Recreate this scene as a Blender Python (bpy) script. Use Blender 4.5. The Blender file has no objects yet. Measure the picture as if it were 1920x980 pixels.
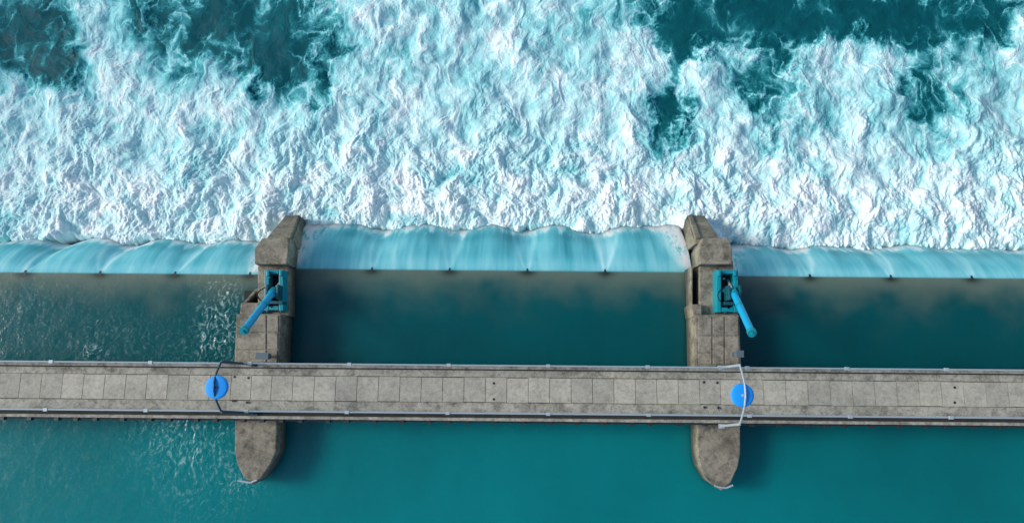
import bpy, math, numpy as np, random
from mathutils import Vector, Matrix, Euler
random.seed(4)
R_=np.random.RandomState(7)
scene=bpy.context.scene
# ------------------------------------------------------------------ camera
TILT=math.radians(9.5); ROLL=math.radians(0.5); HC=35.0; FPX=1280.0
cam_d=bpy.data.cameras.new("camera"); cam=bpy.data.objects.new("camera",cam_d)
scene.collection.objects.link(cam); scene.camera=cam
cam_d.lens=24; cam_d.sensor_width=36; cam_d.clip_end=2000
cam.location=(0,0,HC); cam.rotation_euler=(TILT,0,ROLL)
M=Euler((TILT,0,ROLL)).to_matrix()
def W(px,py,z):
    """survey: photo measurement -> world position on the level z"""
    d=M@Vector((px-960,-(py-490),-FPX)); t=(z-HC)/d.z
    return Vector((d.x*t,d.y*t,z))
# ------------------------------------------------------------------ light
world=bpy.data.worlds.new("World"); scene.world=world; world.use_nodes=True
nt=world.node_tree; bg=nt.nodes["Background"]; sky=nt.nodes.new("ShaderNodeTexSky")
sky.sky_type='NISHITA'; sky.sun_disc=False; sky.dust_density=2.0; sky.air_density=1.0; sky.ozone_density=1.0
sd=Vector((5.6,-0.45,-3.4)).normalized()
sky.sun_elevation=math.asin(-sd.z); sky.sun_rotation=math.atan2(-sd.x,-sd.y)
nt.links.new(sky.outputs[0],bg.inputs[0]); bg.inputs[1].default_value=0.15
sun_d=bpy.data.lights.new("sun",'SUN'); sun=bpy.data.objects.new("sun",sun_d); scene.collection.objects.link(sun)
sun_d.energy=2.5; sun_d.angle=math.radians(15); sun_d.color=(1,0.98,0.93)
sun.rotation_euler=sd.to_track_quat('-Z','Y').to_euler(); sun.location=(-40,0,60)
scene.view_settings.view_transform='Standard'; scene.view_settings.look='None'; scene.view_settings.exposure=0
# ------------------------------------------------------------------ noise
TAB=[]
for i in range(12):
    a=R_.rand(256,256)*2*np.pi; TAB.append((np.cos(a).astype(np.float32),np.sin(a).astype(np.float32)))
def perlin(x,y,s=0):
    gx,gy=TAB[s%12]
    xf=np.floor(x); yf=np.floor(y); xi=xf.astype(np.int32); yi=yf.astype(np.int32)
    fx=(x-xf).astype(np.float32); fy=(y-yf).astype(np.float32)
    u=fx*fx*fx*(fx*(fx*6-15)+10); v=fy*fy*fy*(fy*(fy*6-15)+10)
    x0=xi&255; x1=(xi+1)&255; y0=yi&255; y1=(yi+1)&255
    a=gx[x0,y0]*fx+gy[x0,y0]*fy; b=gx[x1,y0]*(fx-1)+gy[x1,y0]*fy
    c=gx[x0,y1]*fx+gy[x0,y1]*(fy-1); d=gx[x1,y1]*(fx-1)+gy[x1,y1]*(fy-1)
    return ((a+(b-a)*u)*(1-v)+(c+(d-c)*u)*v)*1.5
def fbm(x,y,o,s=0,g=0.5):
    r=0;A=1;t=0
    for i in range(o):
        r=r+A*perlin(x+13.7*i,y-7.1*i,s+i); t+=A; A*=g; x,y=(x*0.866-y*0.5)*2.03,(x*0.5+y*0.866)*2.03
    return r/t
def fbm0(x,y,o,s=0,g=0.5):
    r=0;A=1;t=0
    for i in range(o):
        r=r+A*perlin(x+13.7*i,y-7.1*i,s+i); t+=A; A*=g; x=x*2.03;y=y*2.03
    return r/t
def ridged(x,y,o,s=0,g=0.55,sh=2.2,p=2):
    r=0;A=1;t=0;w=1
    for i in range(o):
        n=1-np.minimum(1,np.abs(perlin(x+5.3*i,y+9.9*i,s+i))*sh); n=n**p; r=r+A*n*w; w=np.clip(n*1.6+0.25,0,1); t+=A; A*=g; x,y=(x*0.8-y*0.6)*2.1,(x*0.6+y*0.8)*2.1
    return r/t
def billow(x,y,o,s=0,g=0.5):
    r=0;A=1;t=0
    for i in range(o):
        r=r+A*np.abs(perlin(x+5.3*i,y+9.9*i,s+i))*1.8; t+=A; A*=g; x,y=(x*0.8-y*0.6)*2.05,(x*0.6+y*0.8)*2.05
    return r/t
def sstep(a,b,x):
    t=np.clip((x-a)/(b-a),0,1); return t*t*(3-2*t)
def srgb(r,g,b):
    f=lambda c:(c/255/12.92) if c/255<=0.04045 else ((c/255+0.055)/1.055)**2.4
    return np.array([f(r),f(g),f(b)],dtype=np.float32)
def ramp(v,stops):
    xs=[s[0] for s in stops]
    return np.stack([np.interp(v,xs,[s[1][k] for s in stops]) for k in range(3)],-1)
# ------------------------------------------------------------------ helpers
def link(o,parent=None):
    scene.collection.objects.link(o)
    if parent is not None: o.parent=parent
    return o
def empty(name,loc=(0,0,0)):
    e=bpy.data.objects.new(name,None); e.location=(0,0,0); scene.collection.objects.link(e); return e
def mesh_obj(name,verts,faces,mat,parent=None,smooth=False,bevel=0):
    me=bpy.data.meshes.new(name); me.from_pydata([tuple(v) for v in verts],[],faces); me.materials.append(mat)
    me.update()
    import bmesh
    bm=bmesh.new(); bm.from_mesh(me); bmesh.ops.recalc_face_normals(bm,faces=bm.faces[:]); bm.to_mesh(me); bm.free()
    if smooth:
        for p in me.polygons: p.use_smooth=True
    o=link(bpy.data.objects.new(name,me),parent)
    if bevel:
        b=o.modifiers.new("bevel",'BEVEL'); b.width=bevel; b.segments=2; b.limit_method='ANGLE'
    return o
def grid_obj(name,P,col,foam,mat,parent=None):
    ny,nx=P.shape[:2]; me=bpy.data.meshes.new(name)
    n=ny*nx; nf=(ny-1)*(nx-1)
    idx=np.arange(n,dtype=np.int32).reshape(ny,nx)
    q=np.stack([idx[:-1,:-1],idx[:-1,1:],idx[1:,1:],idx[1:,:-1]],-1).reshape(-1)
    me.vertices.add(n); me.loops.add(nf*4); me.polygons.add(nf)
    me.vertices.foreach_set("co",P.astype(np.float32).reshape(-1))
    me.loops.foreach_set("vertex_index",q)
    me.polygons.foreach_set("loop_start",np.arange(0,nf*4,4,dtype=np.int32))
    me.polygons.foreach_set("use_smooth",np.ones(nf,dtype=bool))
    me.update(calc_edges=True)
    a=me.attributes.new("wcol",'FLOAT_COLOR','POINT')
    c=np.concatenate([col,foam[...,None]],-1).astype(np.float32); a.data.foreach_set("color",c.reshape(-1))
    me.materials.append(mat)
    return link(bpy.data.objects.new(name,me),parent)
class MB:
    """collects several shaped solids into one mesh"""
    def __init__(s): s.v=[];s.f=[]
    def prism(s,top,zb,inset=0):
        n=len(top); b=len(s.v); top=[Vector(p) for p in top]
        s.v+= [tuple(p) for p in top]; s.v+=[(p.x,p.y,zb) for p in top]
        s.f.append(tuple(range(b,b+n))); s.f.append(tuple(range(b+2*n-1,b+n-1,-1)))
        for i in range(n):
            j=(i+1)%n; s.f.append((b+i,b+j,b+n+j,b+n+i))
    def box(s,x0,x1,y0,y1,z0,z1):
        s.prism([(x0,y0,z1),(x1,y0,z1),(x1,y1,z1),(x0,y1,z1)],z0)
    def tube(s,a,b,r,n=12,r2=None):
        a=Vector(a);b=Vector(b);r2=r if r2 is None else r2
        d=(b-a).normalized(); u=d.orthogonal().normalized(); w=d.cross(u); k=len(s.v)
        for p,rr in((a,r),(b,r2)):
            for i in range(n):
                t=2*math.pi*i/n; s.v.append(tuple(p+(u*math.cos(t)+w*math.sin(t))*rr))
        s.f.append(tuple(range(k+n-1,k-1,-1))); s.f.append(tuple(range(k+n,k+2*n)))
        for i in range(n):
            j=(i+1)%n; s.f.append((k+i,k+j,k+n+j,k+n+i))
    def path(s,pts,r,n=8):
        for a,b in zip(pts[:-1],pts[1:]): s.tube(a,b,r,n)
    def obj(s,name,mat,parent=None,bevel=0,smooth=False): return mesh_obj(name,s.v,s.f,mat,parent,smooth,bevel)
# ------------------------------------------------------------------ materials
def newmat(name):
    m=bpy.data.materials.new(name); m.use_nodes=True; t=m.node_tree; return m,t,t.nodes["Principled BSDF"]
def N(t,ty,**k):
    n=t.nodes.new(ty)
    for a,b in k.items(): setattr(n,a,b)
    return n
def noise(t,vec,scale,detail=6,rough=0.6):
    n=N(t,"ShaderNodeTexNoise"); n.inputs["Scale"].default_value=scale; n.inputs["Detail"].default_value=detail
    n.inputs["Roughness"].default_value=rough; t.links.new(vec,n.inputs["Vector"]); return n.outputs["Fac"]
def cramp(t,fac,stops):
    r=N(t,"ShaderNodeValToRGB"); t.links.new(fac,r.inputs[0]); e=r.color_ramp.elements
    while len(e)<len(stops): e.new(0.5)
    for i,(p,c) in enumerate(stops): e[i].position=p; e[i].color=(*c,1) if len(c)==3 else c
    return r.outputs[0]
def mix(t,fac,a,b,mode='MIX'):
    m=N(t,"ShaderNodeMix",data_type='RGBA',blend_type=mode)
    for v,i in((fac,0),(a,6),(b,7)):
        if hasattr(v,"links"): t.links.new(v,m.inputs[i])
        elif i==0: m.inputs[0].default_value=v
        else: m.inputs[i].default_value=(*v,1)
    return m.outputs[2]
def concrete(name,base,var=0.35,island=False,dirt=0.55,spot=0.5):
    m,t,b=newmat(name); g=N(t,"ShaderNodeNewGeometry"); pos=g.outputs["Position"]
    c1=noise(t,pos,0.7,8,0.7); c2=noise(t,pos,5,8,0.75); c3=noise(t,pos,30,4,0.7)
    dk=tuple(c*(1-var) for c in base); lt=tuple(min(1,c*(1+var*0.7)) for c in base)
    col=cramp(t,c1,[(0.3,dk),(0.5,base),(0.72,lt)])
    col=mix(t,1.0,col,cramp(t,c2,[(0.3,(spot,spot*0.97,spot*0.9)),(0.5,(0.95,0.95,0.95)),(0.75,(1.2,1.2,1.15))]),'MULTIPLY')
    col=mix(t,1.0,col,cramp(t,c3,[(0.3,(0.7,0.7,0.7)),(0.6,(1.1,1.1,1.1))]),'MULTIPLY')
    mp=N(t,"ShaderNodeMapping"); mp.inputs["Location"].default_value=(31,17,5); t.links.new(pos,mp.inputs[0])
    st=noise(t,mp.outputs[0],1.6,10,0.8)
    col=mix(t,cramp(t,st,[(0.48,(0,0,0)),(0.64,(dirt,)*3)]),col,(0.055,0.053,0.042))
    # wet, algae-dark band close to the waterline
    sx=N(t,"ShaderNodeSeparateXYZ"); t.links.new(pos,sx.inputs[0])
    wr=N(t,"ShaderNodeMapRange"); wr.inputs[1].default_value=0.25; wr.inputs[2].default_value=1.0; wr.inputs[3].default_value=0.8; wr.inputs[4].default_value=0.0
    t.links.new(sx.outputs[2],wr.inputs[0]); col=mix(t,wr.outputs[0],col,(0.02,0.028,0.022))
    if island:
        col=mix(t,1.0,col,cramp(t,g.outputs["Random Per Island"],[(0,(0.86,0.86,0.85)),(1,(1.1,1.09,1.07))]),'MULTIPLY')
    t.links.new(col,b.inputs["Base Color"]); b.inputs["Roughness"].default_value=0.9
    bp=N(t,"ShaderNodeBump"); bp.inputs["Strength"].default_value=0.5; bp.inputs["Distance"].default_value=0.03
    t.links.new(c2,bp.inputs["Height"]); t.links.new(bp.outputs[0],b.inputs["Normal"]); return m
def paint(name,base,rough=0.45,metal=0.0,wear=0.4):
    m,t,b=newmat(name); g=N(t,"ShaderNodeNewGeometry"); n1=noise(t,g.outputs["Position"],5,8,0.75)
    col=mix(t,cramp(t,n1,[(0.5,(0,0,0)),(0.75,(wear,)*3)]),base,tuple(c*0.45+0.02 for c in base))
    t.links.new(col,b.inputs["Base Color"]); b.inputs["Roughness"].default_value=rough; b.inputs["Metallic"].default_value=metal; return m
m_conc=concrete("pier_concrete",(0.29,0.265,0.205),0.55,dirt=0.85)
m_deck=concrete("deck_concrete",(0.43,0.415,0.345),0.35,dirt=0.75,spot=0.5)
m_panel=concrete("deck_slab_concrete",(0.47,0.455,0.385),0.16,island=True,dirt=0.3,spot=0.68)
m_dark=concrete("dark_concrete",(0.04,0.04,0.035))
m_steel=paint("galvanised_steel",(0.42,0.50,0.55),0.5,0.2)
m_dsteel=paint("dark_steel",(0.03,0.035,0.04),0.5,0.2)
m_navy_shaded=paint("shaded_navy_paint",(0.015,0.05,0.085),0.4)  # left lamp frame, its shade put into a dark navy colour
m_teal=paint("teal_paint",(0.0,0.27,0.34),0.4)
m_teald=paint("dark_teal_paint",(0.0,0.09,0.12),0.5)
m_blue=paint("blue_paint",(0.0,0.36,0.64),0.4,wear=0.2)
m_disc=paint("lamp_blue_paint",(0.003,0.32,0.9),0.7,wear=0.06)
m_box=paint("box_grey_paint",(0.10,0.14,0.17),0.6)
m_black=paint("rubber_hose",(0.01,0.01,0.012),0.6)
# water
def water_mat(name,ripple,foamy):
    m,t,b=newmat(name); at=N(t,"ShaderNodeAttribute",attribute_name="wcol"); g=N(t,"ShaderNodeNewGeometry"); pos=g.outputs["Position"]
    al=at.outputs["Alpha"]
    f=noise(t,pos,9,8,0.8)
    fine=cramp(t,f,[(0.3,(0.86,0.93,0.93)),(0.68,(1.07,1.04,1.04))])
    col=mix(t,al,at.outputs["Color"],mix(t,1.0,at.outputs["Color"],fine,'MULTIPLY'))
    t.links.new(col,b.inputs["Base Color"]); b.inputs["IOR"].default_value=1.33
    if not foamy:
        # turbid glacial water scatters light inside its volume
        b.inputs["Subsurface Weight"].default_value=1.0
        b.inputs["Subsurface Radius"].default_value=(0.8,1,1)
        b.inputs["Subsurface Scale"].default_value=3.2
    else: b.inputs["Specular IOR Level"].default_value=0.25
    rr=N(t,"ShaderNodeMapRange"); rr.inputs[3].default_value=0.35 if foamy else 0.14; rr.inputs[4].default_value=1.0; rr.inputs[2].default_value=0.6; t.links.new(al,rr.inputs[0]); t.links.new(rr.outputs[0],b.inputs["Roughness"])
    n1=noise(t,pos,1.3,5,0.6); n2=noise(t,pos,7,6,0.7)
    b1=N(t,"ShaderNodeBump"); b1.inputs["Strength"].default_value=ripple; b1.inputs["Distance"].default_value=0.12; t.links.new(n1,b1.inputs["Height"])
    b2=N(t,"ShaderNodeBump"); b2.inputs["Distance"].default_value=0.05; t.links.new(n2,b2.inputs["Height"]); t.links.new(b1.outputs[0],b2.inputs["Normal"])
    r2=N(t,"ShaderNodeMapRange"); r2.inputs[3].default_value=ripple*0.5; r2.inputs[4].default_value=0.22 if foamy else 0.3; t.links.new(al,r2.inputs[0]); t.links.new(r2.outputs[0],b2.inputs["Strength"])
    t.links.new(b2.outputs[0],b.inputs["Normal"]); return m
m_water=water_mat("river_water_surface",0.35,False)
m_foam=water_mat("foaming_water_surface",0.15,True)
# ------------------------------------------------------------------ tailwater foam
ZT=-2.6
def seg(a,b,n): return np.linspace(a,b,n,endpoint=False)
ytop=W(960,0,ZT).y+1.0; ybot=W(960,480,ZT).y-0.2
xs=np.concatenate([seg(-40,-31,60),seg(-31,31,2100),np.linspace(31,40,60)])
ys=np.concatenate([seg(ybot,ytop,680),ytop+np.linspace(0,1,60)**1.6*60])
X,Y=np.meshgrid(xs,ys); X=X.astype(np.float32);Y=Y.astype(np.float32)
xpL=W(535,430,ZT).x; xpR=W(1305,430,ZT).x
land=np.where(X<xpL,W(240,455,ZT).y,np.where(X<xpR,W(960,431,ZT).y,W(1640,466,ZT).y))
wx=X.copy(); wy=Y.copy()
def psi(x,y): return fbm(x*0.28,y*0.22,2,1)*2.0+perlin(x*0.8,y*0.7,5)*0.42
e=0.02
for it in range(7):
    p0=psi(wx,wy); ux=(psi(wx,wy+e)-p0)/e; uy=-(psi(wx+e,wy)-p0)/e
    wx=wx-ux*0.12; wy=wy-(uy)*0.12
hx=X*0.5+wx*0.5+fbm(X*0.9,Y*0.8,4,2,0.6)*0.65; hy=Y*0.5+wy*0.5+fbm(X*0.9+20,Y*0.8,4,7,0.6)*0.65
gx=X*0.85+wx*0.15+fbm(X*1.7,Y*1.5,4,4,0.6)*0.34; gy=Y*0.85+wy*0.15+fbm(X*1.7+20,Y*1.5,4,9,0.6)*0.34
d_land=Y-land
H=ytop-1-ybot
t=np.clip(d_land/H,0,1.3)
dens=np.full_like(X,0.95)
mx=X+(wx-X)*0.5+fbm(X*0.5,Y*0.5,6,3,0.62)*2.2; my=Y+(wy-Y)*0.5+fbm(X*0.5+40,Y*0.5,6,6,0.62)*2.2
for px,py,rx,ry,a in [(20,40,85,105,1.2),(100,130,55,55,0.6),(430,25,180,75,1.05),(530,110,60,85,0.95),(590,185,25,40,0.5),(330,90,60,50,0.3),
     (1270,130,24,120,0.9),(1240,210,35,60,0.3),(1400,20,180,50,1.1),(1450,140,50,85,1.0),(1330,60,60,50,0.5),(1690,20,150,55,1.05),(1740,160,48,105,0.95),
     (1880,20,80,45,0.8),(1480,260,40,40,0.4),(1510,320,50,30,0.3),(1830,160,30,60,0.3),(1560,60,60,60,0.2),(1235,250,50,40,0.35),(420,280,60,40,0.15),(820,330,40,40,0.12)]:
    w=W(px,py,ZT); sx=rx/33.5; sy=ry/33.5
    dens-= a*np.exp(-(((mx-w.x)/sx)**2+((my-w.y)/sy)**2)**1.1*0.65)
dens-=0.5*sstep(0.95,1.5,d_land/H)*(0.5+fbm(X*0.2,Y*0.2,3,2)*2)
soft=fbm(wx*0.42,wy*0.30,3,2,0.5)
soft2=fbm(hx*0.9,hy*0.7,5,6,0.62)
vsoft=fbm(X*0.2,Y*0.13,3,8)
flow=fbm(hx*0.95+wx*0.25,hy*0.26+3,4,11,0.6)           # plumes drawn out downstream
big=ridged(wx*0.30+3,wy*0.20,2,10,0.45,2.0,1.3)
fil=ridged(hx*0.58,hy*0.37,7,4,0.66,2.3,1.6)
fil2=ridged(gx*1.5+9,gy*1.1,5,7,0.72,2.2,1.6)
fil3=ridged(hx*0.85+30,hy*0.55,6,0,0.62,5.0,1.5)
fil4=ridged(gx*1.7+60,gy*1.3,5,2,0.66,5.0,1.5)
puff=billow(X*0.50+wx*0.18,Y*0.45+wy*0.15,6,9,0.60)
froth=fbm(X*4,Y*4,4,3,0.9)
near=1-sstep(0.04,0.62,t+soft*0.4+vsoft*0.3)
act=np.clip(0.30+0.85*sstep(-0.25,0.30,soft2*0.7+vsoft*0.8+soft*0.4+flow*0.3)+0.10*near,0,1.1)
foam=0.61+0.22*soft+0.24*vsoft+0.18*soft2+0.18*flow+0.26*near+(big-0.35)*0.18
foam+=act*((fil-0.28)*0.34+(fil2-0.28)*0.24+froth*0.14)+np.maximum(0,fil3-0.10)*(0.24+0.22*act)+np.maximum(0,fil4-0.15)*0.28*act
foam+=near*(puff-0.38)*0.42
low=np.clip(dens,0,1)
web=(np.maximum(0,fil3-0.06)*0.95+np.maximum(0,fil4-0.1)*0.5+fil*0.42+froth*0.09+soft*0.3-0.12)
k=sstep(-0.1,0.95,low+soft*0.4)
foam=foam*k+web*(1-k)*sstep(-0.6,0.5,dens+soft*0.6)
foam=np.clip(foam,0,1.2)
stops=[(0,srgb(2,80,89)),(0.12,srgb(12,102,111)),(0.3,srgb(72,163,171)),(0.45,srgb(130,204,210)),(0.62,srgb(170,225,229)),(0.82,srgb(206,239,241)),(1.0,srgb(233,248,248)),(1.2,srgb(247,252,251))]
col=ramp(foam,stops)
h=puff*0.34*(0.2+0.8*near)+fbm(X*0.4,Y*0.4,3,6)*0.5+flow*0.08+big*0.08+foam*0.06+froth*0.014*act+fil2*0.028*act
h=h*(0.3+0.7*sstep(0,0.6,low))
hump=0.25*np.exp(-((d_land-1.8)/1.2)**2)
edge=1-sstep(-0.35,0.25,d_land+fbm(X*1.2,Y*0.2,5,2,0.65)*0.7+perlin(X*0.35,Y*0,4)*0.35)
Z=ZT-0.30+h+hump-edge*1.3
river=empty("river_water")
fo=grid_obj("foaming_tailwater",np.stack([X,Y,Z],-1),col,np.clip(0.15+foam,0,1),m_foam,river)
# ------------------------------------------------------------------ upstream water
def upcol(x,y):
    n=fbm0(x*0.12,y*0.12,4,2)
    shaded=srgb(2,90,95); lit=srgb(6,131,135)  # shadow and sky reflection around the bridge painted as dark and bright water
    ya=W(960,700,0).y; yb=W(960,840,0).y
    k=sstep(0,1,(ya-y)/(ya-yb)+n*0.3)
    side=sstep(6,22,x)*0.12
    c=shaded*(1-k[...,None])+lit*k[...,None]
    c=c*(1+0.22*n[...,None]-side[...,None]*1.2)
    l=np.exp(-((x+24)/10)**2)*0.3*(1-0.4*k)  # sky reflection painted in as paler water on the left
    c=c*(1-l[...,None])+srgb(24,106,109)*l[...,None]
    return c
def dist_field(x,y):
    f=0
    for px,py,rx,ry,a in [(412,600,38,105,1.15),(385,850,85,85,0.65),(330,810,80,50,0.5),(175,660,20,14,0.6),(60,570,140,60,0.12),(250,640,180,50,0.2),(455,905,25,15,0.8),(90,890,100,60,0.12)]:
        w=W(px,py,0); f=f+a*np.exp(-((x-w.x)/(rx/37))**2-((y-w.y)/(ry/37))**2)
    return np.clip(f,0,1)
def flecks(x,y):  # foam flecks and glints on disturbed water, painted into the colour
    f=dist_field(x,y)
    r=ridged(x*2.2+fbm0(x,y,3,1)*2,y*1.0+fbm0(x+9,y,3,5)*2,4,6,0.7,3.0)
    r2=perlin(x*8,y*3.5,3)*0.5+0.5
    return f*sstep(0.34,0.78,r*0.7+r2*0.45)
def ripples(x,y):
    f=dist_field(x,y); a=fbm0(x,y,2,2)
    return (np.sin(x*7+y*2+a*9)*0.008+billow(x*2.2,y*1.6,3,5)*0.045)*f+fbm0(x*0.8,y*0.8,3,4)*0.012
YS=W(960,735,0).y
xs2=np.concatenate([seg(-40,-27,60),seg(-27,-9,560),np.linspace(-9,40,260)])
ys2=np.concatenate([seg(-70,-14,60),np.linspace(-14,YS,300)])
X2,Y2=np.meshgrid(xs2,ys2)
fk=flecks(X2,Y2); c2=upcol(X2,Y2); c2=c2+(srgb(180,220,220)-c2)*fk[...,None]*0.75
Z2=ripples(X2,Y2)
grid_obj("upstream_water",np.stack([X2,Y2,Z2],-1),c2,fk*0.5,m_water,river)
# ------------------------------------------------------------------ bays: gate pool + overfalling nappe
def bay(name,x0,x1,crest_py,land_py,mid_px,splits,seed):
    yc=W(mid_px,crest_py,0).y; yl=W(mid_px,land_py,ZT).y; L=yl-yc; D=-ZT
    nx=int((x1-x0)*26); x=np.linspace(x0,x1,nx)
    nu=200; nf=130
    u=np.concatenate([np.linspace(0,1,nu,endpoint=False)-1,np.linspace(0,1.12,nf)])
    U,XX=np.meshgrid(u,x,indexing='ij')
    up=U<0; s=np.clip(U,0,2)
    sx=[W(p,crest_py,0).x for p in splits]
    sp=(sx[1]-sx[0])
    allsx=[sx[0]+sp*i for i in range(-12,14)] if name!="mid" else sx
    allsx=[q for q in allsx if x0-0.5<q<x1+0.5]
    dx=np.full_like(XX,99.); amp=np.ones_like(XX)
    rs=np.random.RandomState(int(seed*10))
    for q in allsx:
        c=np.abs(XX-q)<np.abs(dx); dx=np.where(c,XX-q,dx); amp=np.where(c,rs.uniform(0.7,1.15),amp)
    ad=np.abs(dx)
    lean=0.25*s*perlin(XX*0.25,XX*0+seed,5)*3
    adl=np.abs(dx-lean)
    groove=np.exp(-(adl/(0.10+0.40*s))**2)
    scal=np.cos(np.clip(ad/sp,0,0.5)*np.pi)
    Ls=L*(1.04-0.14*amp*scal**3)+perlin(XX*0.45,XX*0+seed,3)*0.22+fbm0(XX*2,XX*0+seed,3,4)*0.05
    YY=np.where(up,YS+(yc-YS)*(U+1),yc+Ls*s)
    far=np.clip((yc-YY)/0.8,0,1)
    ZZ=np.where(up,-0.06*(1-far)**2+ripples(XX,YY)*far*sstep(0,0.8,YY-YS),-0.06-D*(0.25*s+0.75*s*s))
    st=fbm0(XX*3.6+seed,s*0.7,4,2,0.65); st2=fbm0(XX*1.0+seed,s*0.6,3,5)
    ZZ=ZZ+np.where(up,0,(st*0.012+st2*0.09)*sstep(0,0.4,s)-groove*0.10*amp*sstep(0,0.3,s))
    sl=perlin(XX*0.7,XX*0+seed*3,6)*0.30
    vl=np.exp(-((adl-(0.08+(0.55+sl)*s))/(0.06+0.16*s))**2)
    fm=0.40+0.10*st+0.20*st2+vl*(0.22-0.07*s)*(0.7+1.0*st2)*amp*sstep(0.0,0.12,s)+groove*0.07+0.08*np.exp(-((s-0.12)/0.14)**2)
    foot=sstep(0.78,1.05,s+st*0.12+fbm0(XX*2,s*3,4,7,0.6)*0.34)
    fm=fm+foot*0.45-0.10*np.exp(-((s-0.76)/0.13)**2)
    wallL=np.exp(-((XX-x0)/(0.5+0.8*s))**2) if name!="left" else 0
    wallR=np.exp(-((XX-x1)/(0.42+0.8*s))**2) if name!="right" else 0
    wn=sstep(-0.25,0.25,fbm(XX*3,s*4+seed,5,1,0.65)+0.2)
    fm=fm+(wallL+wallR)*wn*0.8*sstep(-0.02,0.2,s)
    fm=np.clip(fm,0,1.1)
    nst=[(0,srgb(20,104,116)),(0.2,srgb(44,148,162)),(0.4,srgb(104,192,204)),(0.6,srgb(158,219,226)),(0.8,srgb(204,238,241)),(1,srgb(236,250,250))]
    cN=ramp(fm,nst)
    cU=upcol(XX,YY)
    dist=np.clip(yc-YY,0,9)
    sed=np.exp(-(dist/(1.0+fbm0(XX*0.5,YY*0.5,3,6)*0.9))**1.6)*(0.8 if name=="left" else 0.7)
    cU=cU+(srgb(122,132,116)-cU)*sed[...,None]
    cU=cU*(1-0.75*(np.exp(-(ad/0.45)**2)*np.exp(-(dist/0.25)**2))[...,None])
    fkk=flecks(XX,YY); cU=cU+(srgb(180,220,220)-cU)*fkk[...,None]*0.75
    b=sstep(-0.008,0.035,U)[...,None]
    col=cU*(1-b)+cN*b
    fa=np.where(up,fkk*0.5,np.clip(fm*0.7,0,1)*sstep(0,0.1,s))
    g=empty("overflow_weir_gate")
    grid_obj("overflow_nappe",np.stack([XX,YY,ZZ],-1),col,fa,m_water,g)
    mb=MB()
    mb.box(x0,x1,yc-0.35,yc-0.05,-4.5,-0.35)
    mb.obj("gate_leaf",m_dsteel,g)
    ms=MB()
    for q in allsx:
        ms.prism([(q-0.10,yc-0.10,-0.035),(q+0.10,yc-0.10,-0.035),(q+0.03,yc+0.16,-0.06),(q-0.03,yc+0.16,-0.06)],-0.5)
    ms.obj("flow_splitters",m_dsteel,g)
    return yc
xl=W(492,512,0).x; xm0=W(540,508,0).x; xm1=W(1298,508,0).x; xr=W(1365,518,0).x
bay("left",-40,xl,513,452,240,[45,186,332],1.3)
bay("mid",xm0,xm1,508,427,960,[697,843,989,1135],5.7)
bay("right",xr,40,520,463,1640,[1520,1672,1826],9.1)
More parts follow.
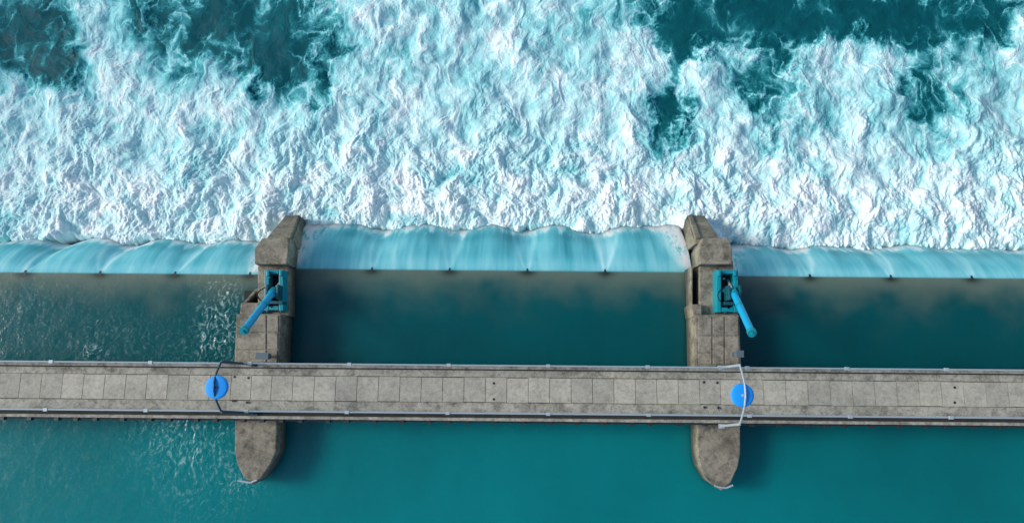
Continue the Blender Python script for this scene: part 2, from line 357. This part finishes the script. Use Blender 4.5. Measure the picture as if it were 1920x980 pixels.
# ------------------------------------------------------------------ piers
def poly(pts,z): return [W(a,b,z) for a,b in pts]
m_conc_i=concrete("cover_slab_concrete",(0.32,0.30,0.24),0.4,island=True,dirt=0.7)
def pier(side):
    e=empty("concrete_pier"); m=MB()
    if side=='L':
        m.prism(poly([(437,720),(443,588),(527,588),(521,720)],1.7),-5)
        body=[(441,690),(440,845),(444,868),(456,893),(472,909),(490,895),(508,868),(518,845),(522,690)]
        strip=[(483,485),(541,485),(541,592),(483,592)]
        m.prism(poly([(451,567),(486,567),(486,592),(449,592)],1.45),-5)
        m.prism(poly([(453,570),(478,541),(486,541),(486,546),(479,549),(459,572)],1.0),-5)
        cap_t=[(477,467),(541,467),(538,495),(477,495)]; cap_f=[(491,446),(541,446)]
        w0=[(499,447),(546,447)]; w1=[(535,404),(562,404)]
        slabs=[(446,591,498,622),(446,624,498,654),(446,656,498,679),(501,591,521,622),(501,624,520,654),(501,656,519,679)]
        hole=[(458,545),(484,545),(484,568),(458,568)]
        bolts=[(440,706),(466,708),(437,751),(463,754)]
    else:
        m.prism(poly([(1306,720),(1303,590),(1386,590),(1391,720)],1.7),-5)
        body=[(1307,690),(1309,850),(1314,875),(1330,903),(1353,919),(1370,904),(1383,876),(1388,850),(1389,690)]
        strip=[(1312,485),(1374,485),(1384,594),(1312,594)]
        m.prism(poly([(1296,570),(1316,570),(1316,594),(1299,594)],1.45),-5)
        m.prism(poly([(1294,500),(1299,500),(1299,572),(1296,572)],1.0),-5)
        cap_t=[(1310,467),(1373,467),(1374,495),(1313,495)]; cap_f=[(1317,446),(1367,446)]
        w0=[(1303,447),(1349,447)]; w1=[(1290,404),(1321,404)]
        slabs=[(1310,593,1334,628),(1310,630,1334,660),(1310,662,1334,682),(1337,593,1357,628),(1337,630,1357,682),(1360,593,1384,628),(1360,630,1385,682)]
        hole=[(1296,500),(1313,500),(1313,571),(1296,571)]
        bolts=[(1320,716),(1345,717),(1321,763),(1347,764)]
    m.prism(poly(body,1.3),-5)
    m.prism(poly(strip,1.05),-5)
    m.obj("pier_body",m_conc,e,bevel=0.06)
    T=poly(cap_t,1.75); F=poly(cap_f,1.35)
    v=[T[0],T[1],T[2],T[3],F[0],F[1]]; v2=[Vector((p.x,p.y,0.2)) for p in v]
    f=[(0,1,2,3),(4,5,1,0),(3,2,8,9),(5,4,10,11),(4,0,6,10),(0,3,9,6),(1,5,11,7),(2,1,7,8),(9,8,7,6),(6,7,11,10)]
    mesh_obj("cap_block",v+v2,f,m_conc,e,bevel=0.05)
    A=poly(w0,0.9); B=poly(w1,-1.9)
    mid=[A[i].lerp(B[i],0.5) for i in (0,1)]
    v=[A[0]-Vector((0,.3,0)),A[1]-Vector((0,.3,0)),A[0],A[1],mid[0],mid[1],B[0],B[1]]
    v2=[Vector((p.x,p.y,-5)) for p in v]
    f=[(0,1,3,2),(2,3,5,4),(4,5,7,6),(0,2,10,8),(2,4,12,10),(4,6,14,12),(1,9,11,3),(3,11,13,5),(5,13,15,7),(6,7,15,14),(0,8,9,1),(8,10,11,9),(10,12,13,11),(12,14,15,13)]
    mesh_obj("downstream_cutwater",v+v2,f,m_cut,e,bevel=0.04)
    # raised coping along one edge of the sloping cutwater
    c0,c1=(A[1],B[1]) if side=='L' else (A[0],B[0]); sgn=-1 if side=='L' else 1
    wv=Vector((sgn*0.28,0,0)); up=Vector((0,0,0.16))
    q=[c0+up,c1+up,c1+wv*0.8+up,c0+wv+up]; lo=[p-Vector((0,0,0.5)) for p in q]
    mesh_obj("cutwater_coping",q+lo,[(0,1,2,3),(7,6,5,4),(0,4,5,1),(1,5,6,2),(2,6,7,3),(3,7,4,0)],m_cut,e,bevel=0.03)
    hs=MB(); hs.prism(poly(hole,0.12),-2); hs.obj("gate_recess_shade_block",m_dark,e)  # dark block fills the recess, its shade put into the colour
    sl=MB()
    for a,b,c,d in slabs: sl.prism(poly([(a,b),(c,b),(c,d),(a,d)],1.74),1.6)
    sl.obj("cover_slabs",m_conc_i,e,bevel=0.01)
    return e,bolts
def concrete_cut():
    m=concrete("cutwater_concrete",(0.25,0.225,0.165),0.45,dirt=0.85)
    for n in m.node_tree.nodes:
        if n.type=='MAP_RANGE': n.inputs[1].default_value=-2.2; n.inputs[2].default_value=-1.0; n.inputs[3].default_value=0.7
    return m
m_cut=concrete_cut()
eL,bL=pier('L'); eR,bR=pier('R')
def nose_fender(side):
    e=empty("nose_guard_bar"); m=MB()
    if side=='L': pts=[(446,900),(458,902),(470,904),(482,899)]
    else: pts=[(1340,910),(1352,913),(1362,914),(1374,909)]
    q=[W(a,b,1.38) for a,b in pts]; m.path(q,0.045); m.tube(q[1],q[1]-Vector((0,0,1)),0.04); m.tube(q[2],q[2]-Vector((0,0,1)),0.04)
    m.obj("bar",m_steel,e)
nose_fender('L'); nose_fender('R')
# ------------------------------------------------------------------ footbridge
br=empty("footbridge"); ZD=2.4
yA=W(960,684,ZD).y; yB=W(960,789,ZD).y; pA=W(960,708,ZD).y; pB=W(960,754,ZD).y
m=MB(); m.box(-40,40,yB,yA,1.95,2.34); m.obj("deck_slab",m_deck,br,bevel=0.02)
m=MB()
m.box(-40,40,yA-0.20,yA,2.342,2.47); m.box(-40,40,yB,yB+0.14,2.342,2.45)
m.obj("edge_kerbs",m_deck,br,bevel=0.015)
m=MB(); m.box(-40,40,yA-0.26,yA-0.203,2.341,2.36); m.box(-40,40,yB+0.143,yB+0.30,2.341,2.355); m.obj("drain_channels",m_dark,br)
pan=MB(); x=-40.0
xLc=(W(432,735,ZD).x,W(508,735,ZD).x); xRc=(W(1312,735,ZD).x,W(1390,735,ZD).x)
def panels(a,b,step):
    n=max(1,round((b-a)/step)); w=(b-a)/n
    for i in range(n):
        j=random.uniform(-0.012,0.012)
        pan.prism([(a+i*w+0.011,pB+j,ZD+random.uniform(-.006,.006)),(a+(i+1)*w-0.011,pB+j,ZD),(a+(i+1)*w-0.011,pA+j,ZD),(a+i*w+0.011,pA+j,ZD)],2.30)
panels(-40,xLc[0],0.98); panels(xLc[0],xLc[1],0.98); panels(xLc[1],xRc[0],1.0); panels(xRc[0],xRc[1],0.98); panels(xRc[1],40,1.03)
pan.obj("deck_slabs",m_panel,br)
jt=MB(); jt.box(-40,40,pB-0.025,pA+0.025,2.341,2.346); jt.obj("slab_joints",m_dark,br)
bo=MB()
for a,b in bL+bR+[(926,718),(926,748),(1790,726),(1790,754)]:
    w=W(a,b,ZD); bo.tube((w.x,w.y,2.38),(w.x,w.y,2.412),0.06,14)
bo.obj("lifting_sockets",m_dsteel,br)
def rail(yr):
    r=MB(); p=MB()
    for z,rr in((3.42,0.032),(3.05,0.018),(2.75,0.018)):
        r.tube((-40,yr,z),(40,yr,z),rr,8)
    k=-40.0+0.7
    while k<40:
        p.box(k-0.03,k+0.03,yr-0.02,yr+0.02,2.1,3.42); p.box(k-0.09,k+0.09,yr-0.07,yr+0.07,3.36,3.47)
        k+=4.55
    k=-39.0
    while k<40:
        p.box(k-0.015,k+0.015,yr-0.012,yr+0.012,2.15,3.4); k+=1.5
    return r,p
for yr,nm in((W(960,685,3.42).y,"downstream"),(W(960,775,3.42).y,"upstream")):
    r,p=rail(yr); r.obj("guard_rail_"+nm,m_steel,br); p.obj("rail_posts_"+nm,m_steel,br)
m=MB(); m.tube((-40,yB-0.06,2.2),(40,yB-0.06,2.2),0.04,8)
k=-39.5
while k<40:
    m.box(k-0.10,k+0.10,yB-0.16,yB-0.01,2.05,2.30); k+=1.28 if random.random()<.7 else 0.9
m.obj("cable_brackets",m_dsteel,br)
m=MB(); m.box(-40,40,yB+0.3,yB+0.7,1.72,1.95); m.box(-40,40,yA-0.7,yA-0.3,1.72,1.95); m.obj("bridge_girders",m_dark,br)
# ------------------------------------------------------------------ lamps on portal frames
def lamp(foot_x,topx,discx,yt,yb,arc,mat):
    e=empty("street_lamp"); m=MB()
    zt=5.0
    a0=W(foot_x,yt+5,2.4); a1=W(topx,yt,zt); b0=W(foot_x,yb+3,2.4); b1=W(topx,yb,zt)
    m.tube(a0,a1,0.06,10); m.tube(b0,b1,0.06,10)
    m.box(a0.x-.14,a0.x+.14,a0.y-.1,a0.y+.1,2.3,2.5); m.box(b0.x-.14,b0.x+.14,b0.y-.1,b0.y+.1,2.46,2.5)
    pts=[]
    for i in range(17):
        u=i/16; q=a1.lerp(b1,u); q.z+=math.sin(u*math.pi)*arc; pts.append(q)
    m.path(pts,0.042,10)
    m.obj("portal_frame",mat,e,smooth=False)
    c=(a1+b1)/2; c.z+=arc; d=W(discx,(yt+yb)/2+1,c.z-0.12)
    v=[];f=[];n=40; rings=[(0.02,0.05),(0.12,0.048),(0.25,0.04),(0.40,0.022),(0.485,0.0),(0.50,-0.03),(0.49,-0.06),(0.2,-0.05)]
    for r,z in rings:
        for i in range(n):
            t=2*math.pi*i/n; v.append((d.x+r*math.cos(t),d.y+r*math.sin(t),d.z+z))
    for k in range(len(rings)-1):
        for i in range(n): j=(i+1)%n; f.append((k*n+i,k*n+j,(k+1)*n+j,(k+1)*n+i))
    f.append(tuple(range(n))); f.append(tuple(reversed(range((len(rings)-1)*n,len(rings)*n))))
    mesh_obj("lamp_shade",v,f,m_disc,e,smooth=True)
    g=MB(); g.tube(d+Vector((0,0,0.03)),d+Vector((0,0,0.10)),0.06,12); g.tube(d-Vector((0,0,0.2)),d-Vector((0,0,0.04)),0.14,16); g.obj("lamp_fitting",mat,e)
lamp(478,415,406,678,771,0.75,m_navy_shaded)
lamp(1352,1387,1392,684,795,0.75,m_steel)  # matching frame, its brighter light put into the pale colour
# ------------------------------------------------------------------ hydraulic cylinders
def hyd(side):
    e=empty("hydraulic_cylinder"); fr=MB(); z1=1.75
    if side=='L': x0,x1,y0,y1=496,531,505,582; base=(514,548); top=(457,620)
    else: x0,x1,y0,y1=1344,1384,505,585; base=(1374,550); top=(1410,624)
    def bx(mb,a,b,c,d,z,zb): mb.prism(poly([(a,b),(c,b),(c,d),(a,d)],z),zb)
    bx(fr,x0,y0,x0+8,y1,z1,1.0); bx(fr,x1-8,y0,x1,y1,z1,1.0)
    bx(fr,x0+9,y0+1,x1-9,y0+8,z1-.02,1.0); bx(fr,x0+9,y1-9,x1-9,y1-1,z1-.02,1.0); bx(fr,x0+9,(y0+y1)/2-3,x1-9,(y0+y1)/2+2,z1-.1,1.0)
    bx(fr,x0+3,y0-4+6,x0+8,y0+12,z1+.18,z1); bx(fr,x1-8,y0+2,x1-3,y0+12,z1+.18,z1)
    fr.obj("base_frame",m_teal,e,bevel=0.02)
    dk=MB(); bx(dk,x0+8,y0+6,x1-8,y1-6,1.12,1.0); dk.obj("frame_well",m_black,e)
    ck=MB(); bb=W(base[0],base[1],2.0)
    for s in(-1,1): ck.box(bb.x+s*0.26-0.05,bb.x+s*0.26+0.05,bb.y-0.35,bb.y+0.35,1.2,2.35)
    ck.tube(bb+Vector((-0.36,0,0.1)),bb+Vector((0.36,0,0.1)),0.10,14)
    ck.box(bb.x-0.42,bb.x+0.42,bb.y-0.55,bb.y-0.4,1.3,1.95)
    for s in(-1,1):
        for yy in(-0.9,0.75): ck.tube((bb.x+s*0.33,bb.y+yy,1.7),(bb.x+s*0.33,bb.y+yy,1.86),0.05,8)
    ck.obj("trunnion_brackets",m_teald,e,bevel=0.015)
    tp=W(top[0],top[1],5.0); a=Vector((bb.x,bb.y,2.15)); d=(tp-a).normalized()
    c=MB(); c.tube(a-d*0.1,tp,0.165,20); c.obj("barrel",m_blue,e,smooth=False)
    k=MB(); k.tube(tp-d*0.16,tp+d*0.04,0.20,20); k.tube(a-d*0.15,a+d*0.18,0.215,20); k.tube(a+d*1.2,a+d*1.28,0.185,20)
    k.tube(tp+d*0.04,tp+d*0.14,0.08,12); k.tube(a+d*2.9+Vector((0,-.17,.1)),a+d*2.9+Vector((0,-.3,.14)),0.04,8)
    k.obj("end_caps",m_teal,e)
    r=MB(); r.tube(a-d*1.3,a-d*0.15,0.075,14); r.obj("piston_rod",m_steel,e)
    h=MB()
    pts=[]
    for i in range(19):
        u=i/18; pts.append(Vector((bb.x-0.15-0.62*math.sin(u*math.pi),bb.y+0.45-1.15*u,1.75+0.35*math.sin(u*math.pi))))
    h.path(pts,0.03,6)
    h.path([a+d*q+Vector((0.12,-0.12,0.12)) for q in(0.1,0.8,1.6,2.3)],0.028,6)
    h.obj("hydraulic_hoses",m_black,e)
hyd('L'); hyd('R')
def jbox(px,py):
    e=empty("junction_box"); c=W(px,py,2.5); m=MB(); w=.28 if px<900 else .15
    m.box(c.x-w,c.x+w,c.y-.14,c.y+.14,2.15,2.55); m.obj("cabinet",m_box,e,bevel=0.02)
    q=MB(); q.tube((c.x,c.y,1.7),(c.x,c.y,2.15),0.05,8); q.box(c.x-.12,c.x+.12,c.y-.1,c.y+.1,1.7,1.76); q.box(c.x-w-.02,c.x+w+.02,c.y-.16,c.y+.16,2.552,2.575); q.obj("post_and_lid",m_box,e)
jbox(492,667); jbox(1387,663)
# ------------------------------------------------------------------ banks and riverbed (outside the frame)
m_grass=concrete("bank_grass",(0.06,0.09,0.03),0.4)
m=MB(); m.box(-400,400,-400,400,-8,-5.5); m.obj("riverbed_ground",m_dark)
for s in(-1,1):
    m=MB(); m.box(min(s*40,s*41),max(s*40,s*41),-200,200,-6,2.33); m.obj("retaining_wall",m_conc)
    m=MB(); m.box(min(s*41.003,s*400),max(s*41.003,s*400),-200,200,-6,2.2); m.obj("grass_bank",m_grass)
